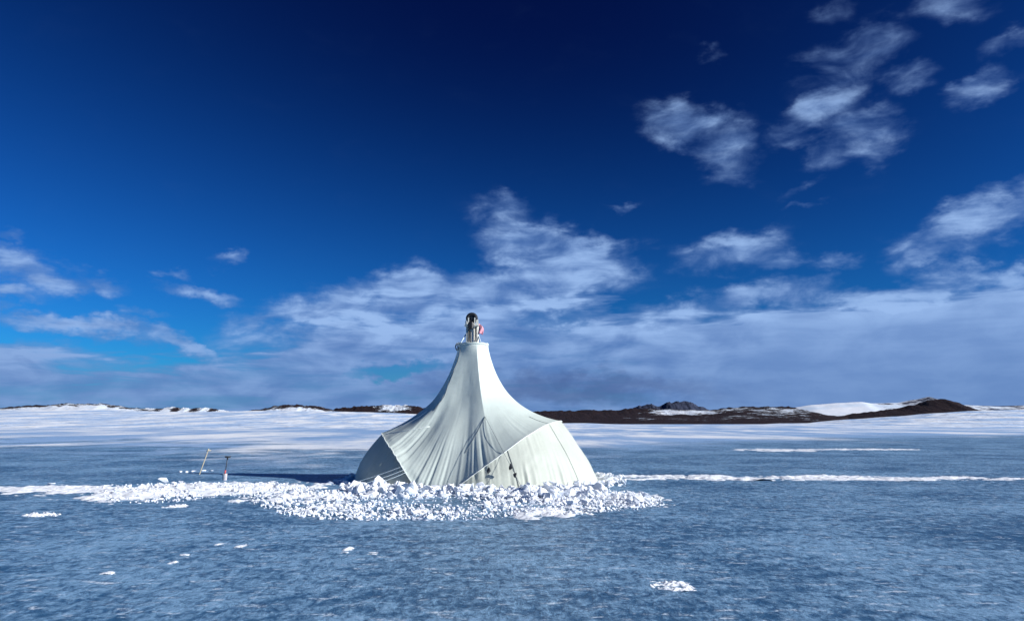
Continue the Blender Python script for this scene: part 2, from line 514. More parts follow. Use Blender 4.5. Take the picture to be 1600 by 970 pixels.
# ------------------------------------------------------------------ terrain ridges
def ridge(name, crest, D, depth, mat, snow_fn, rough, seed, label, base_z=-0.5, shape=0.55, cat_kind='structure', nx=260):
    """a hill as a height field; crest = photo outline at distance D + depth*shape"""
    Dc = D + depth * shape
    xs0, xs1 = crest[0][0], crest[-1][0]
    ny = 30
    vs, sn = [], []
    for i in range(nx):
        px = xs0 + (xs1 - xs0) * i / (nx - 1)
        py = lerp_table(crest, px)[0]
        c = at_depth(px, py, Dc)
        h = max(c.z, 0.0)
        if rough > 1.0:
            jag = fbm(px * 0.045 + seed, seed, 2.0, 5)
            h = max(0.0, h + Dc / F * 1.1 * jag)
        edge = sstep(0.0, 0.04, i / (nx - 1)) * sstep(0.0, 0.04, 1 - i / (nx - 1))
        h *= edge
        for k in range(ny):
            t = k / (ny - 1)
            d = D + depth * t
            if t < shape:
                q = t / shape
                s = q ** 1.35 * (1 - 0.25 * (1 - q))
            else:
                q = (t - shape) / (1 - shape)
                s = 1 - sstep(0, 1, q)
            x = c.x * (0.35 + 0.65 * d / Dc)
            nn = fbm(x / (depth * 0.22) + seed, d / (depth * 0.22), seed, 5)
            n2 = fbm(x / (depth * 0.05) + seed, d / (depth * 0.05), seed + 3, 4)
            if rough > 1.0:
                rk = 1 - abs(fbm(x / (depth * 0.035) + seed, d / (depth * 0.035), seed + 6, 5))
                z0 = Dc / F * 4.0 * (rk - .8) * s
            else:
                z0 = 0.0
            z = h * s + z0 * edge + rough * (nn * min(1.0, s * (1.3 - s) * 2.4) + n2 * 0.25 * s) * edge
            z = z + base_z * (1 - min(1.0, s * 30))
            vs.append((x, d, z))
            sn.append(max(0.0, min(1.0, snow_fn(px, s if t < shape else 1.0, nn))))
    o = mesh_obj(name, vs, grid_faces(nx, ny), mat, smooth=True)
    at = o.data.attributes.new('snow', 'FLOAT', 'POINT')
    at.data.foreach_set('value', sn)
    tag(o, label, kind=cat_kind)
    return o

# snowy shore slope on the left and middle
ridge('snow_slope', [(-420, 640), (-150, 640), (0, 641), (100, 640), (200, 641), (300, 643), (400, 641), (500, 642), (600, 644), (680, 648), (780, 655), (860, 659), (960, 660.5)],
      150, 420, M_SLOPE, lambda p, s, n: 0.97, 0.35, 2.0, 'smooth white snow slope rising behind the lake on the left', base_z=-0.3, shape=0.7)
# snowy shore slope on the right
ridge('snow_slope', [(1180, 661), (1260, 661), (1330, 655), (1400, 650), (1460, 645), (1520, 641), (1600, 639), (1720, 638), (1950, 640), (2150, 650)],
      150, 300, M_SLOPE, lambda p, s, n: 0.97, 0.3, 7.0, 'smooth white snow slope rising at the right edge of the lake', base_z=-0.3, shape=0.7)
# left hills
ridge('hills', [(-300, 642), (-120, 637), (0, 637.5), (40, 634), (75, 632.5), (110, 630), (160, 630), (185, 634), (215, 638), (260, 644)],
      620, 400, M_HILL, lambda p, s, n: 0.97 - 0.55 * sstep(0.78, 0.94, s) - 0.3 * math.exp(-((p - 40) / 35) ** 2) * sstep(.5, .8, s), 2.0, 3.0, 'low snow hill with brown rocky crest on the far left')
ridge('hills', [(180, 642), (215, 637), (250, 639), (270, 636.5), (300, 640), (320, 636.5), (345, 641), (380, 646)],
      900, 400, M_HILL, lambda p, s, n: 0.52 + 0.2 * math.sin(p * 0.22), 2.0, 5.0, 'low dark and white patched ridge between the left hills')
ridge('hills', [(360, 645), (400, 639), (432, 633), (460, 630.5), (485, 633), (515, 639), (555, 646)],
      760, 400, M_HILL, lambda p, s, n: 0.97 - 0.62 * sstep(0.62, 0.85, s), 2.0, 9.0, 'rounded snow hill with a small brown rocky top left of the tent')
ridge('hills', [(505, 647), (530, 637), (560, 634), (600, 633), (640, 634), (690, 637), (760, 644), (820, 650)],
      900, 350, M_HILL, lambda p, s, n: 0.20 + 0.25 * sstep(.5, .2, s) + 0.45 * math.exp(-((p - 615) / 28) ** 2) * sstep(.45, .75, s), 2.0, 12.0, 'brown rocky ridge beside the left flank of the tent')
# right: brown moorland ridge
ridge('hills', [(740, 655), (800, 645), (860, 641), (900, 640), (950, 640), (985, 637.5), (1010, 639), (1050, 640), (1090, 641), (1125, 638), (1145, 636), (1200, 634.5), (1238, 635.5), (1260, 641), (1300, 650), (1345, 659), (1380, 662)],
      330, 420, M_HILL, lambda p, s, n: (0.27 + 0.30 * n + 0.40 * math.exp(-((p - 1040) / 50) ** 2) * math.exp(-((s - .68) / .14) ** 2) + .12 * math.exp(-((p - 1210) / 30) ** 2) ), 1.6, 15.0, 'long low brown rocky ridge right of the tent with thin snow streaks', nx=420)
# distant dark hump
ridge('hills', [(975, 645), (1000, 634), (1018, 631), (1030, 635), (1045, 628), (1060, 626), (1078, 627), (1092, 633), (1120, 645)],
      2300, 700, M_FAR, lambda p, s, n: 0.16, 5.0, 19.0, 'small dark blue hump far beyond the brown ridge', shape=.5, nx=160)
# distant snow mountain
ridge('hills', [(1190, 645), (1235, 637), (1270, 632), (1310, 629), (1345, 627.5), (1362, 630), (1400, 629), (1430, 624), (1452, 619.5), (1466, 623), (1500, 632), (1560, 634), (1600, 633), (1700, 632), (1850, 640), (1950, 647)],
      1500, 700, M_FAR, lambda p, s, n: 0.5 + 0.6 * sstep(1230, 1250, p) * sstep(1372, 1356, p), 0.95, 23.0, 'distant mountain with one bright snow face and grey upper slopes', shape=.75, nx=360)
# dark pointed ridge
ridge('hills', [(1215, 661), (1260, 657), (1310, 650), (1360, 643), (1400, 638), (1430, 631), (1455, 625), (1471, 621.5), (1484, 625), (1500, 632), (1515, 638), (1545, 643), (1640, 648), (1750, 654)],
      420, 420, M_HILL, lambda p, s, n: 0.17, 1.6, 27.0, 'dark brown ridge rising to a pointed peak on the right', nx=320)

# ------------------------------------------------------------------ tent
TC = Vector((-1.08, 20.7, 0.0))
def tpos(th, r, z):
    return Vector((r * math.sin(th), -r * math.cos(th), z))

SEAM = [(-180, 2.95, -.05), (-165, 2.92, 0.0), (-140, 2.7, .85), (-110, 2.5, 1.26), (-80, 2.47, 1.28), (-62, 2.5, 1.14), (-48, 2.58, .86),
        (-36, 2.7, .46), (-28, 2.78, .12), (-24, 2.82, -.06), (-10, 2.86, -.06), (-5, 2.85, .02), (4, 2.82, .36), (14, 2.77, .70),
        (30, 2.66, 1.17), (45, 2.56, 1.44), (58, 2.5, 1.56), (75, 2.45, 1.60), (100, 2.45, 1.55), (130, 2.62, 1.05), (155, 2.85, .2), (168, 2.93, -.03), (180, 2.95, -.05)]
def lin(tab, x):
    for (a, b) in zip(tab, tab[1:]):
        if a[0] <= x <= b[0]:
            t = (x - a[0]) / (b[0] - a[0])
            return tuple(p + (q - p) * t for p, q in zip(a[1:], b[1:]))
    return tab[-1][1:]
def seam(deg):
    # lightly smoothed table
    acc = [0.0, 0.0]; w = 0
    for k in range(-3, 4):
        q = ((deg + k * 1.6 + 180) % 360) - 180
        r, z = lin(SEAM, q)
        acc[0] += r; acc[1] += z; w += 1
    return acc[0] / w, acc[1] / w
CTRL = [(-180, 1.05, 1.55), (-110, .95, 1.80), (-80, .92, 1.84), (-45, 1.05, 1.72), (-15, 1.06, 1.58), (20, 1.02, 1.68), (60, .80, 1.86), (90, .78, 1.88), (140, .95, 1.7), (180, 1.05, 1.55)]
RC, ZC = 0.42, 3.68

def hexf(deg):
    q = ((deg - 15.0) % 60.0) - 30.0
    return math.cos(R(30)) / math.cos(R(q)), q

def wrinkle(deg):
    return (math.sin(R(deg) * 58 + 2.0 * math.sin(R(deg) * 9)) + 0.7 * math.sin(R(deg) * 97 + 1.3 + 1.6 * math.sin(R(deg) * 7 + 1)) + 0.5 * math.sin(R(deg) * 151))

def canopy_point(deg, s):
    rs, zs = seam(deg)
    cr, cz = lin(CTRL, deg)
    a, b, c = (1 - s) ** 2, 2 * s * (1 - s), s * s
    r = a * RC + b * cr + c * rs
    z = a * ZC + b * cz + c * zs
    f, q = hexf(deg)
    wgt = 0.9 * sstep(-0.02, 0.10, s) * (1 - 0.92 * sstep(0.30, 0.72, s))
    fac = 1 - wgt * (1 - f)
    fac *= 1 - 0.035 * math.sin(PI * min(1, s * 1.2)) * (math.cos(R(q * 3)) * 0.5 + 0.5)
    r *= fac
    # long pulled folds on the front
    def g(d0, w): return math.exp(-((deg - d0) / w) ** 2)
    lower = sstep(0.35, 0.7, s)
    keep = 1 - 0.8 * sstep(0.93, 1.0, s)
    r += keep * lower * (0.11 * g(-24 + 14 * (1 - s), 10) - 0.12 * g(-44 + 10 * (1 - s), 8) + 0.07 * g(-58 + 16 * (1 - s), 6) - 0.015 * g(-3 + 3 * s, 3))
    # fine pleats towards the hem
    hem = sstep(0.55, 0.95, s)
    fr = 1.0 if -75 < deg < 20 or deg > 150 or deg < -150 else 0.25
    r += 0.013 * hem * fr * wrinkle(deg) * (0.6 + 0.4 * math.sin(R(deg) * 13))
    r += 0.008 * fbm(deg * 0.04, s * 4, 3.0, 3) * sstep(.05, .4, s)
    return r, z

tent = empty('tent', TC)
tag(tent, 'tall white pyramid tent with flared concave canopy standing on the ice', 'tent')
def build_canopy():
    NU, NV = 900, 90
    vs = []
    for i in range(NU):
        deg = -180 + 360.0 * i / NU
        for k in range(NV):
            s = k / (NV - 1)
            r, z = canopy_point(deg, s)
            vs.append(tpos(R(deg), r, z))
    mesh_obj('canopy', vs, [f[::-1] for f in grid_faces(NU, NV, True)], M_FABRIC, tent, smooth=True)
build_canopy()

BASE = [(-180, 3.0), (-165, 3.0), (-140, 3.15), (-110, 3.22), (-90, 3.2), (-60, 3.08), (-40, 2.86), (-24, 2.72), (-8, 2.93), (10, 3.05), (40, 3.2), (75, 3.44), (95, 3.42), (130, 3.2), (160, 3.0), (180, 3.0)]
def wall_point(deg, t, bulge):
    rs, zs = canopy_point(deg, 1.0)
    rs -= 0.012 if bulge < .1 else 0.03 + .10 * math.exp(-((deg + 30) / 16) ** 2)
    rb = lin(BASE, deg)[0]
    zb = -0.08
    z = zs + (zb - zs) * t
    r = rs + (rb - rs) * t + bulge * math.sin(PI * t) * max(0, zs)
    side = 0.12 if bulge > .1 else 1.5
    r += 0.010 * side * sstep(.25, .9, t) * wrinkle(deg * 1.1 + 3) * (0.5 + 0.5 * math.sin(R(deg) * 17)) * min(1, max(0, zs) * 2)
    r += (0.03 if bulge < .1 else 0.006) * fbm(deg * 0.04, t * 2, 8.0, 3) * math.sin(PI * t) * max(0, zs)
    return r, z

def build_wall(d0, d1, bulge):
    NU, NV = 420, 40
    vs = []
    for i in range(NU):
        deg = d0 + (d1 - d0) * i / (NU - 1)
        for k in range(NV):
            r, z = wall_point(deg, k / (NV - 1), bulge)
            vs.append(tpos(R(deg), r, z))
    return mesh_obj('wall_panel', vs, [f[::-1] for f in grid_faces(NU, NV)], M_WALL, tent, smooth=True)
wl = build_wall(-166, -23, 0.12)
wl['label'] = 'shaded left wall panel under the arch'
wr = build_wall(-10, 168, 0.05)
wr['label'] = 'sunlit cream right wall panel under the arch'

def seam_tape(d0, d1):
    pts = []
    n = 120
    for i in range(n):
        deg = d0 + (d1 - d0) * i / (n - 1)
        r, z = canopy_point(deg, 1.0)
        pts.append(tpos(R(deg), r + 0.008, z))
    v, f = tube(pts, 0.011, 6)
    mesh_obj('hem_piping', v, f, M_HEM, tent, smooth=True)
seam_tape(-160, -27)
seam_tape(-6, 160)

# collar: rolled fabric ring with lacing at the top
def collar():
    vs, fs = [], []
    NU, NV = 96, 10
    for i in range(NU):
        deg = -180 + 360.0 * i / NU
        f, q = hexf(deg)
        for k in range(NV):
            a = 2 * PI * k / NV
            rr = RC * 0.99 + 0.022 * math.cos(a)
            vs.append(tpos(R(deg), rr, ZC + 0.015 + 0.03 * math.sin(a) + 0.008 * math.sin(R(deg) * 11)))
    for i in range(NU):
        for k in range(NV):
            fs.append((i * NV + k, ((i + 1) % NU) * NV + k, ((i + 1) % NU) * NV + (k + 1) % NV, i * NV + (k + 1) % NV))
    c = mesh_obj('collar', vs, fs, M_FABRIC, tent, smooth=True)
    for deg in (-96, -78, -58):
        p = [tpos(R(deg + 2 * math.sin(q * 1.7)), RC + .03 + .05 * math.sin(PI * q / 6), ZC + .06 - .035 * q) for q in range(7)]
        v, f = tube(p, 0.014, 6)
        mesh_obj('lacing', v, f, M_ROPE, c, smooth=True)
collar()

def surf(deg, s, off=0.015):
    r, z = canopy_point(deg, s)
    return tpos(R(deg), r + off, z)
def wsurf(deg, t, off=0.015):
    r, z = wall_point(deg, t, 0.05 if deg > -15 else 0.12)
    return tpos(R(deg), r + off, z)

def cord(name, pts, r=0.0042, mat=None):
    v, f = tube(pts, r, 6)
    return mesh_obj(name, v, f, mat or M_ROPE, tent, smooth=True)
# guy cords from the front ridge anchor, and cords that lie on the fabric
anchor = surf(15, 0.58, 0.02)
def sag(a, b, k=0.0, n=12):
    return [a.lerp(b, i / (n - 1)) - Vector((0, 0, k * math.sin(PI * i / (n - 1)))) for i in range(n)]
g1 = cord('guy_line', sag(anchor, tpos(R(9), 3.8, 0.06)))
g2 = cord('guy_line', sag(anchor, tpos(R(20), 3.9, 0.06)))
cord('guy_line', [surf(15 - 17 * q / 9.0, 0.58 + 0.20 * q / 9.0, 0.012) for q in range(10)])
cord('guy_line', [surf(54, 0.80 + 0.2 * q / 6.0) for q in range(7)] + [wsurf(54 + 3 * q / 9.0, q / 9.0 * 0.95, .012) for q in range(1, 10)])
cord('guy_line', [wsurf(21 + 3 * q / 9.0, q / 9.0 * 0.95, .012) for q in range(10)], 0.006)
# seam tapes running up from the left arch
cord('seam_tape', [surf(-80 + 22 * q / 11.0, 1.0 - 0.42 * q / 11.0, 0.008) for q in range(12)], 0.010, M_HEM)
cord('seam_tape', [surf(-72 + 30 * q / 11.0, 0.97 - 0.30 * q / 11.0, 0.008) for q in range(12)], 0.010, M_HEM)
cord('seam_tape', [surf(-45 + 2 * math.sin(q), 0.04 + 0.5 * q / 11.0, 0.006) for q in range(12)], 0.007, M_ROPE)
# guy cords of the shaded corner
for dd in (0, 4, 9):
    cord('guy_line', sag(surf(-33 - dd * .4, 0.985, .02), tpos(R(-38 - dd * 1.4), 3.65, .10), .02), 0.0045, M_PALEROPE)
# dark tensioners on the guy cords
def lump(c, s, seed):
    rnd = random.Random(seed)
    bm = bmesh.new()
    for _ in range(16):
        v = Vector((rnd.gauss(0, 1), rnd.gauss(0, 1), rnd.gauss(0, 1))).normalized()
        bm.verts.new((c[0] + v.x * s[0], c[1] + v.y * s[1], c[2] + v.z * s[2]))
    bmesh.ops.convex_hull(bm, input=bm.verts[:])
    bm.verts.index_update()
    vs = [v.co.copy() for v in bm.verts]
    fs = [tuple(v.index for v in f.verts) for f in bm.faces]
    bm.free()
    return vs, fs
for gl, tt, sd_ in ((g1, .74, 3), (g2, .70, 5), (g2, .80, 7)):
    a = anchor; b = tpos(R(9), 3.8, .06) if gl is g1 else tpos(R(20), 3.9, .06)
    p = a.lerp(b, tt)
    v, f = lump((p.x, p.y - .02, p.z - .02), (.05, .04, .085), sd_)
    mesh_obj('tensioner', v, f, M_BLACK, gl)

# ------------------------------------------------------------------ drill mast rising through the collar
MC = Vector((TC.x - 0.04, TC.y, 0.0))
mast = empty('drill_mast', MC)
mast.scale = (1, 1, .97)
tag(mast, 'white metal mast with black pulley wheel rising out of the tent top', 'mast')
for (x, y, r) in ((-.135, -.06, .035), (.165, -.06, .04), (-.10, .12, .03), (.12, .12, .03)):
    v, f = tube([(x * 1.1, y * 1.1, 0), (x, y, 2.4), (x * .95, y * .9, 4.34)], r, 12)
    mesh_obj('post', v, f, M_POST, mast, smooth=True)
v, f = tube([(.02, -.02, 0.0), (.02, -.02, 4.30)], .075, 16)
mesh_obj('drill_tube', v, f, M_POST, mast, smooth=True)
v, f = tube([(-.07, -.10, 3.2), (-.07, -.10, 4.22)], .022, 8)
mesh_obj('cable', v, f, M_DARKMETAL, mast, smooth=True)
v, f = tube([(.10, -.11, 3.2), (.10, -.11, 4.30)], .014, 8)
mesh_obj('cable', v, f, M_DARKMETAL, mast, smooth=True)
v, f = join(box((0.0, 0.0, 4.36), (.40, .30, .045)), box((-.15, -.05, 4.42), (.07, .05, .14)), box((.15, -.05, 4.44), (.06, .05, .18)))
mesh_obj('top_bracket', v, f, M_POST, mast)
v, f = lump((-.02, -.16, 4.33), (.10, .07, .15), 21)
mesh_obj('pulley_block', v, f, M_BLACK, mast)
# the pulley wheel: grooved rim, hub and five spokes
def torus(c, R0, r0, nu=40, nv=12, squash=1.0):
    vs, fs = [], []
    for i in range(nu):
        a = 2 * PI * i / nu
        for k in range(nv):
            b = 2 * PI * k / nv
            rr = R0 + r0 * math.cos(b)
            vs.append(Vector((c[0] + rr * math.cos(a) * 1.0, c[1] + r0 * squash * math.sin(b), c[2] + rr * math.sin(a))))
    for i in range(nu):
        for k in range(nv):
            fs.append((i * nv + k, ((i + 1) % nu) * nv + k, ((i + 1) % nu) * nv + (k + 1) % nv, i * nv + (k + 1) % nv))
    return vs, fs
WC = (-.005, -.02, 4.57)
wheel = torus(WC, .118, .052, squash=1.3)
disc = tube([(WC[0], WC[1] - .03, WC[2]), (WC[0], WC[1] + .03, WC[2])], .10, 28)
w_ = mesh_obj('pulley_wheel', *join(wheel, disc), M_BLACK, mast, smooth=False)
hub = tube([(WC[0], WC[1] - .09, WC[2]), (WC[0], WC[1] + .09, WC[2])], .026, 16)
mesh_obj('hub', *hub, M_DARKMETAL, w_, smooth=False)
for sx in (-.04, .04):
    v, f = box((WC[0] + sx * 2.2, WC[1] - .085, 4.47), (.03, .012, .22))
    mesh_obj('cheek_plate', v, f, M_POST, mast)
# stays from the mast to the collar
for a, b in (((-.17, -.03, 4.10), (-.40, -.20, 3.66)), ((.17, -.03, 4.12), (.31, -.28, 3.68))):
    v, f = tube([a, b], .016, 8)
    mesh_obj('stay_cord', v, f, M_PALEROPE, mast, smooth=True)

# pink cloth flag tied to the mast
def flag():
    vs, fs = [], []
    nu, nv = 14, 10
    for i in range(nu):
        u = i / (nu - 1)
        for k in range(nv):
            w = k / (nv - 1)
            x = u * .13 + .012 * math.sin(w * 5)
            z = -.30 * w * (1 - .35 * u) - .10 * u * u - .03 * u
            y = .03 * math.sin(u * 7 + w * 3)
            vs.append((x, y, z))
    o = mesh_obj('flag', vs, grid_faces(nu, nv), M_PINK, smooth=True)
    so_ = o.modifiers.new('thickness', 'SOLIDIFY'); so_.thickness = 0.006
    o.location = (MC.x + .19, MC.y - .07, 4.28)
    tag(o, 'small pink cloth flag tied to the mast above the tent', 'flag')
flag()

# ------------------------------------------------------------------ snow bank (powder) around the tent
BANK = []      # (x, y, rx, ry, rot, height)
def bank_px(px, py, hw, hh, h, rot=0.0):
    x, y = on_ground(px, py)
    x1, _ = on_ground(px + hw, py)
    _, ya = on_ground(px, py - hh); _, yb = on_ground(px, py + hh)
    BANK.append((x, (ya + yb) / 2, abs(x1 - x), abs(ya - yb) / 2, rot, h))
bank_px(300, 766, 150, 9, .13)
bank_px(215, 773, 75, 8, .11)
bank_px(400, 763, 80, 7, .08)
bank_px(90, 765, 110, 4, .05)
bank_px(490, 776, 60, 6, .05)
bank_px(870, 781, 60, 5, .05)
bank_px(985, 780, 40, 8, .06)
bank_px(850, 801, 50, 6, .05)
def bank_h(x, y):
    h = -0.06
    for bx, by, rx, ry, rot, hh in BANK:
        q = ((x - bx) / rx) ** 2 + ((y - by) / ry) ** 2
        if q < 3:
            h = max(h, hh * (1.15 * math.exp(-q * 1.3) - 0.32))
    dx, dy = x - TC.x, y - TC.y
    rr = math.hypot(dx, dy)
    deg = math.degrees(math.atan2(dx, -dy))
    rb = lin(BASE, max(-180, min(180, deg)))[0] + 0.22
    ring = (0.12 - .05 * math.exp(-((deg + 105) / 40) ** 2)) * math.exp(-((rr - rb) / .36) ** 2) - 0.07
    h = max(h, ring)
    h += 0.05 * fbm(x * 2.2, y * 2.2, 1.0, 4) + 0.035 * fbm(x * 7, y * 7, 4.0, 3)
    return h
def build_bank():
    x0, x1, y0, y1 = -13.5, 4.6, 11.2, 25.2
    st = 0.06
    nx, ny = int((x1 - x0) / st), int((y1 - y0) / st)
    H = [[bank_h(x0 + i * st, y0 + k * st) for k in range(ny)] for i in range(nx)]
    idx, vs, fs = {}, [], []
    def vid(i, k):
        if (i, k) not in idx:
            idx[(i, k)] = len(vs)
            vs.append((x0 + i * st, y0 + k * st, max(H[i][k], -0.02)))
        return idx[(i, k)]
    for i in range(nx - 1):
        for k in range(ny - 1):
            if max(H[i][k], H[i + 1][k], H[i][k + 1], H[i + 1][k + 1]) > 0:
                fs.append((vid(i, k), vid(i + 1, k), vid(i + 1, k + 1), vid(i, k + 1)))
    o = mesh_obj('snow_bank', vs, fs, M_SNOW, smooth=True)
    tag(o, 'loose white snow shovelled up around the tent foot and spread across ice', 'snow bank', kind='stuff')
build_bank()

# ------------------------------------------------------------------ snow blocks
def block_mesh(seed):
    rnd = random.Random(seed)
    bm = bmesh.new()
    sx, sy, sz = rnd.uniform(.7, 1.45), rnd.uniform(.55, 1.1), rnd.uniform(.32, .85)
    for _ in range(11):
        v = Vector((rnd.uniform(-1, 1), rnd.uniform(-1, 1), rnd.uniform(-1, 1)))
        m = max(abs(v.x), abs(v.y), abs(v.z))
        v = (v / m * .45 + v.normalized() * .55) * rnd.uniform(.75, 1.15)
        bm.verts.new((v.x * sx * .5, v.y * sy * .5, v.z * sz * .5))
    r = bmesh.ops.convex_hull(bm, input=bm.verts[:])
    loose = [v for v in bm.verts if not v.link_faces]
    bmesh.ops.delete(bm, geom=loose, context='VERTS')
    bmesh.ops.bevel(bm, geom=bm.edges[:], offset=.035, segments=1, affect='EDGES', clamp_overlap=True)
    bm.verts.ensure_lookup_table()
    me = bpy.data.meshes.new('snow_block')
    bm.to_mesh(me); bm.free()
    me.materials.append(M_SNOW)
    return me
BLOCKS = [block_mesh(100 + i) for i in range(24)]

ZONES = [   # px, py, half w, half h, count, size lo, size hi, zone
    (640, 771, 105, 9, 170, .07, .22, 'foot'),
    (600, 768, 62, 7, 34, .22, .36, 'foot'),
    (870, 768, 70, 8, 30, .22, .36, 'foot'),
    (760, 772, 90, 8, 170, .07, .20, 'foot'),
    (870, 772, 85, 12, 230, .07, .24, 'foot'),
    (590, 800, 135, 11, 520, .05, .135, 'front'),
    (495, 783, 95, 14, 420, .05, .135, 'front'),
    (700, 806, 80, 6, 90, .045, .11, 'front'),
    (690, 790, 100, 8, 60, .04, .10, 'front'),
    (850, 789, 105, 15, 420, .05, .15, 'right'),
    (945, 783, 75, 14, 320, .05, .15, 'right'),
    (1000, 784, 34, 9, 90, .045, .12, 'right'),
    (320, 766, 165, 10, 260, .04, .12, 'left'),
    (230, 776, 75, 9, 130, .04, .11, 'left'),
    (420, 765, 70, 7, 150, .05, .13, 'left'),
]
LAB = {
    'foot': ('angular white snow block in the ridge piled against the tent foot', 'snow blocks piled against the tent foot'),
    'front': ('white snow lump in the spread before the tent, left of its front point', 'snow lumps spread before the tent on the left'),
    'right': ('white snow lump in the spread before the right side of the tent', 'snow lumps spread before the right side of the tent'),
    'left': ('white snow lump in the long spread reaching left beyond the tent shadow', 'snow lumps in the long spread left of the tent'),
}
cand = []
rnd = random.Random(5)
for px, py, hw, hh, n, lo, hi, zone in ZONES:
    for _ in range(n):
        while True:
            u, v = rnd.uniform(-1, 1), rnd.uniform(-1, 1)
            if u * u + v * v < 1: break
        x, y = on_ground(px + u * hw, py + v * hh)
        s = lo + (hi - lo) * rnd.random() ** 2.6 * 1.15
        cand.append([x, y, s, zone])
# the ring goes on round the sides and back of the tent too
for _ in range(420):
    deg = rnd.uniform(-180, 180)
    if -150 < deg < -62 and rnd.random() < .75: continue
    rr = lin(BASE, deg)[0] + .2 + abs(rnd.gauss(0, .28))
    cand.append([TC.x + rr * math.sin(R(deg)), TC.y - rr * math.cos(R(deg)), rnd.uniform(.08, .22), 'foot'])
good = []
for x, y, s, zone in cand:
    dx, dy = x - TC.x, y - TC.y
    deg = math.degrees(math.atan2(dx, -dy))
    rb = lin(BASE, deg)[0]
    if math.hypot(dx, dy) < rb + s * .55: continue
    if zone != 'foot' and fbm(x * 1.9, y * 1.3, 9.0, 3) < rnd.uniform(-.25, .22): continue
    z = max(0.0, bank_h(x, y))
    good.append((s / y, x, y, z + s * rnd.uniform(.05, .40), s, zone))
# the ones that show largest stay single objects, the rest are one mass
front = [g for g in good if g[2] < TC.y + .3]
front.sort(key=lambda g: -g[0])
single = front[:290]
sset = set(id(g) for g in single)
mass = [g for g in good if id(g) not in sset]
for g in single:
    _, x, y, z, s, zone = g
    o = bpy.data.objects.new('snow_block', BLOCKS[rnd.randrange(len(BLOCKS))])
    COL.objects.link(o)
    o.location = (x, y, z)
    o.rotation_euler = (rnd.uniform(-.8, .8), rnd.uniform(-.8, .8), rnd.uniform(0, 6.3))
    o.scale = (s * rnd.uniform(.85, 1.25), s, s * rnd.uniform(.8, 1.15))
    tag(o, LAB[zone][0], 'snow block', LAB[zone][1])
def rubble():
    vs, fs = [], []
    cache = [([v.co.copy() for v in m.vertices], [tuple(p.vertices) for p in m.polygons]) for m in BLOCKS]
    def put(x, y, z, s):
        v, f = cache[rnd.randrange(len(cache))]
        m = Matrix.Translation((x, y, z)) @ Matrix.Rotation(rnd.uniform(0, 6.3), 4, 'Z') @ Matrix.Rotation(rnd.uniform(-.6, .6), 4, 'X') @ Matrix.Scale(s, 4)
        o = len(vs)
        vs.extend([m @ q for q in v]); fs.extend([tuple(i + o for i in q) for q in f])
    for _, x, y, z, s, zone in mass:
        put(x, y, z, s)
    # crumbs that rolled out over the ice
    for px, py, hw, hh, n, lo, hi, zone in ZONES:
        for _ in range(int(n * 1.3)):
            a = rnd.uniform(0, 6.28); q = rnd.random() ** .5 * 1.18
            x, y = on_ground(px + math.cos(a) * q * hw, py + math.sin(a) * q * hh)
            if math.hypot(x - TC.x, y - TC.y) < 3.35: continue
            s = rnd.uniform(.02, .075)
            put(x, y, max(0, bank_h(x, y)) + s * .2, s)
    o = mesh_obj('snow_rubble', vs, fs, M_SNOW)
    tag(o, 'small crumbs and lumps of broken snow strewn around the tent', 'snow rubble', kind='stuff')
rubble()

# ------------------------------------------------------------------ snow streaks and patches lying on the ice
def patch(px, py, hw, hh, h, seed, label, cat, name='snow_patch', tilt=0.0, gap=0.9, kind=None, bias=.05):
    cx, cy = on_ground(px, py)
    xa, _ = on_ground(px - hw, py); xb, _ = on_ground(px + hw, py)
    _, ya = on_ground(px, py - hh); _, yb = on_ground(px, py + hh)
    L, Wd = (xb - xa) / 2, (ya - yb) / 2
    if name == 'snow_patch': L *= .8; Wd *= .75
    st = max(.006, min(L, Wd) / 22)
    nu = min(420, int(2.6 * L / st) + 2); nv = min(90, int(2.6 * Wd / st) + 2)
    H = []
    for i in range(nu):
        u = -1.3 + 2.6 * i / (nu - 1)
        row = []
        for k in range(nv):
            w = -1.3 + 2.6 * k / (nv - 1)
            xx = u * L; yy = w * Wd + tilt * xx
            e = 1 - abs(u) ** 2.2 - w * w
            nz = fbm((cx + xx) * .5 / max(.12, L * .12) + seed, (cy + yy) * .8 / max(.1, Wd * .5), seed, 5)
            nz += .55 * fbm((cx + xx) * 3.2 / max(.05, Wd * .5) * .5, (cy + yy) * 3.2 / max(.05, Wd * .5), seed + 5, 4)
            row.append((cx + xx, cy + yy, h * (e * .75 + gap * nz * 1.25 - bias)))
        H.append(row)
    idx, vs, fs = {}, [], []
    def vid(i, k):
        if (i, k) not in idx:
            idx[(i, k)] = len(vs); a = H[i][k]; vs.append((a[0], a[1], max(-.01, a[2])))
        return idx[(i, k)]
    for i in range(nu - 1):
        for k in range(nv - 1):
            if max(H[i][k][2], H[i + 1][k][2], H[i][k + 1][2], H[i + 1][k + 1][2]) > 0:
                fs.append((vid(i, k), vid(i + 1, k), vid(i + 1, k + 1), vid(i, k + 1)))
    if not fs: return
    o = mesh_obj(name, vs, fs, M_SNOW, smooth=True)
    tag(o, label, cat, kind=kind)
    return o

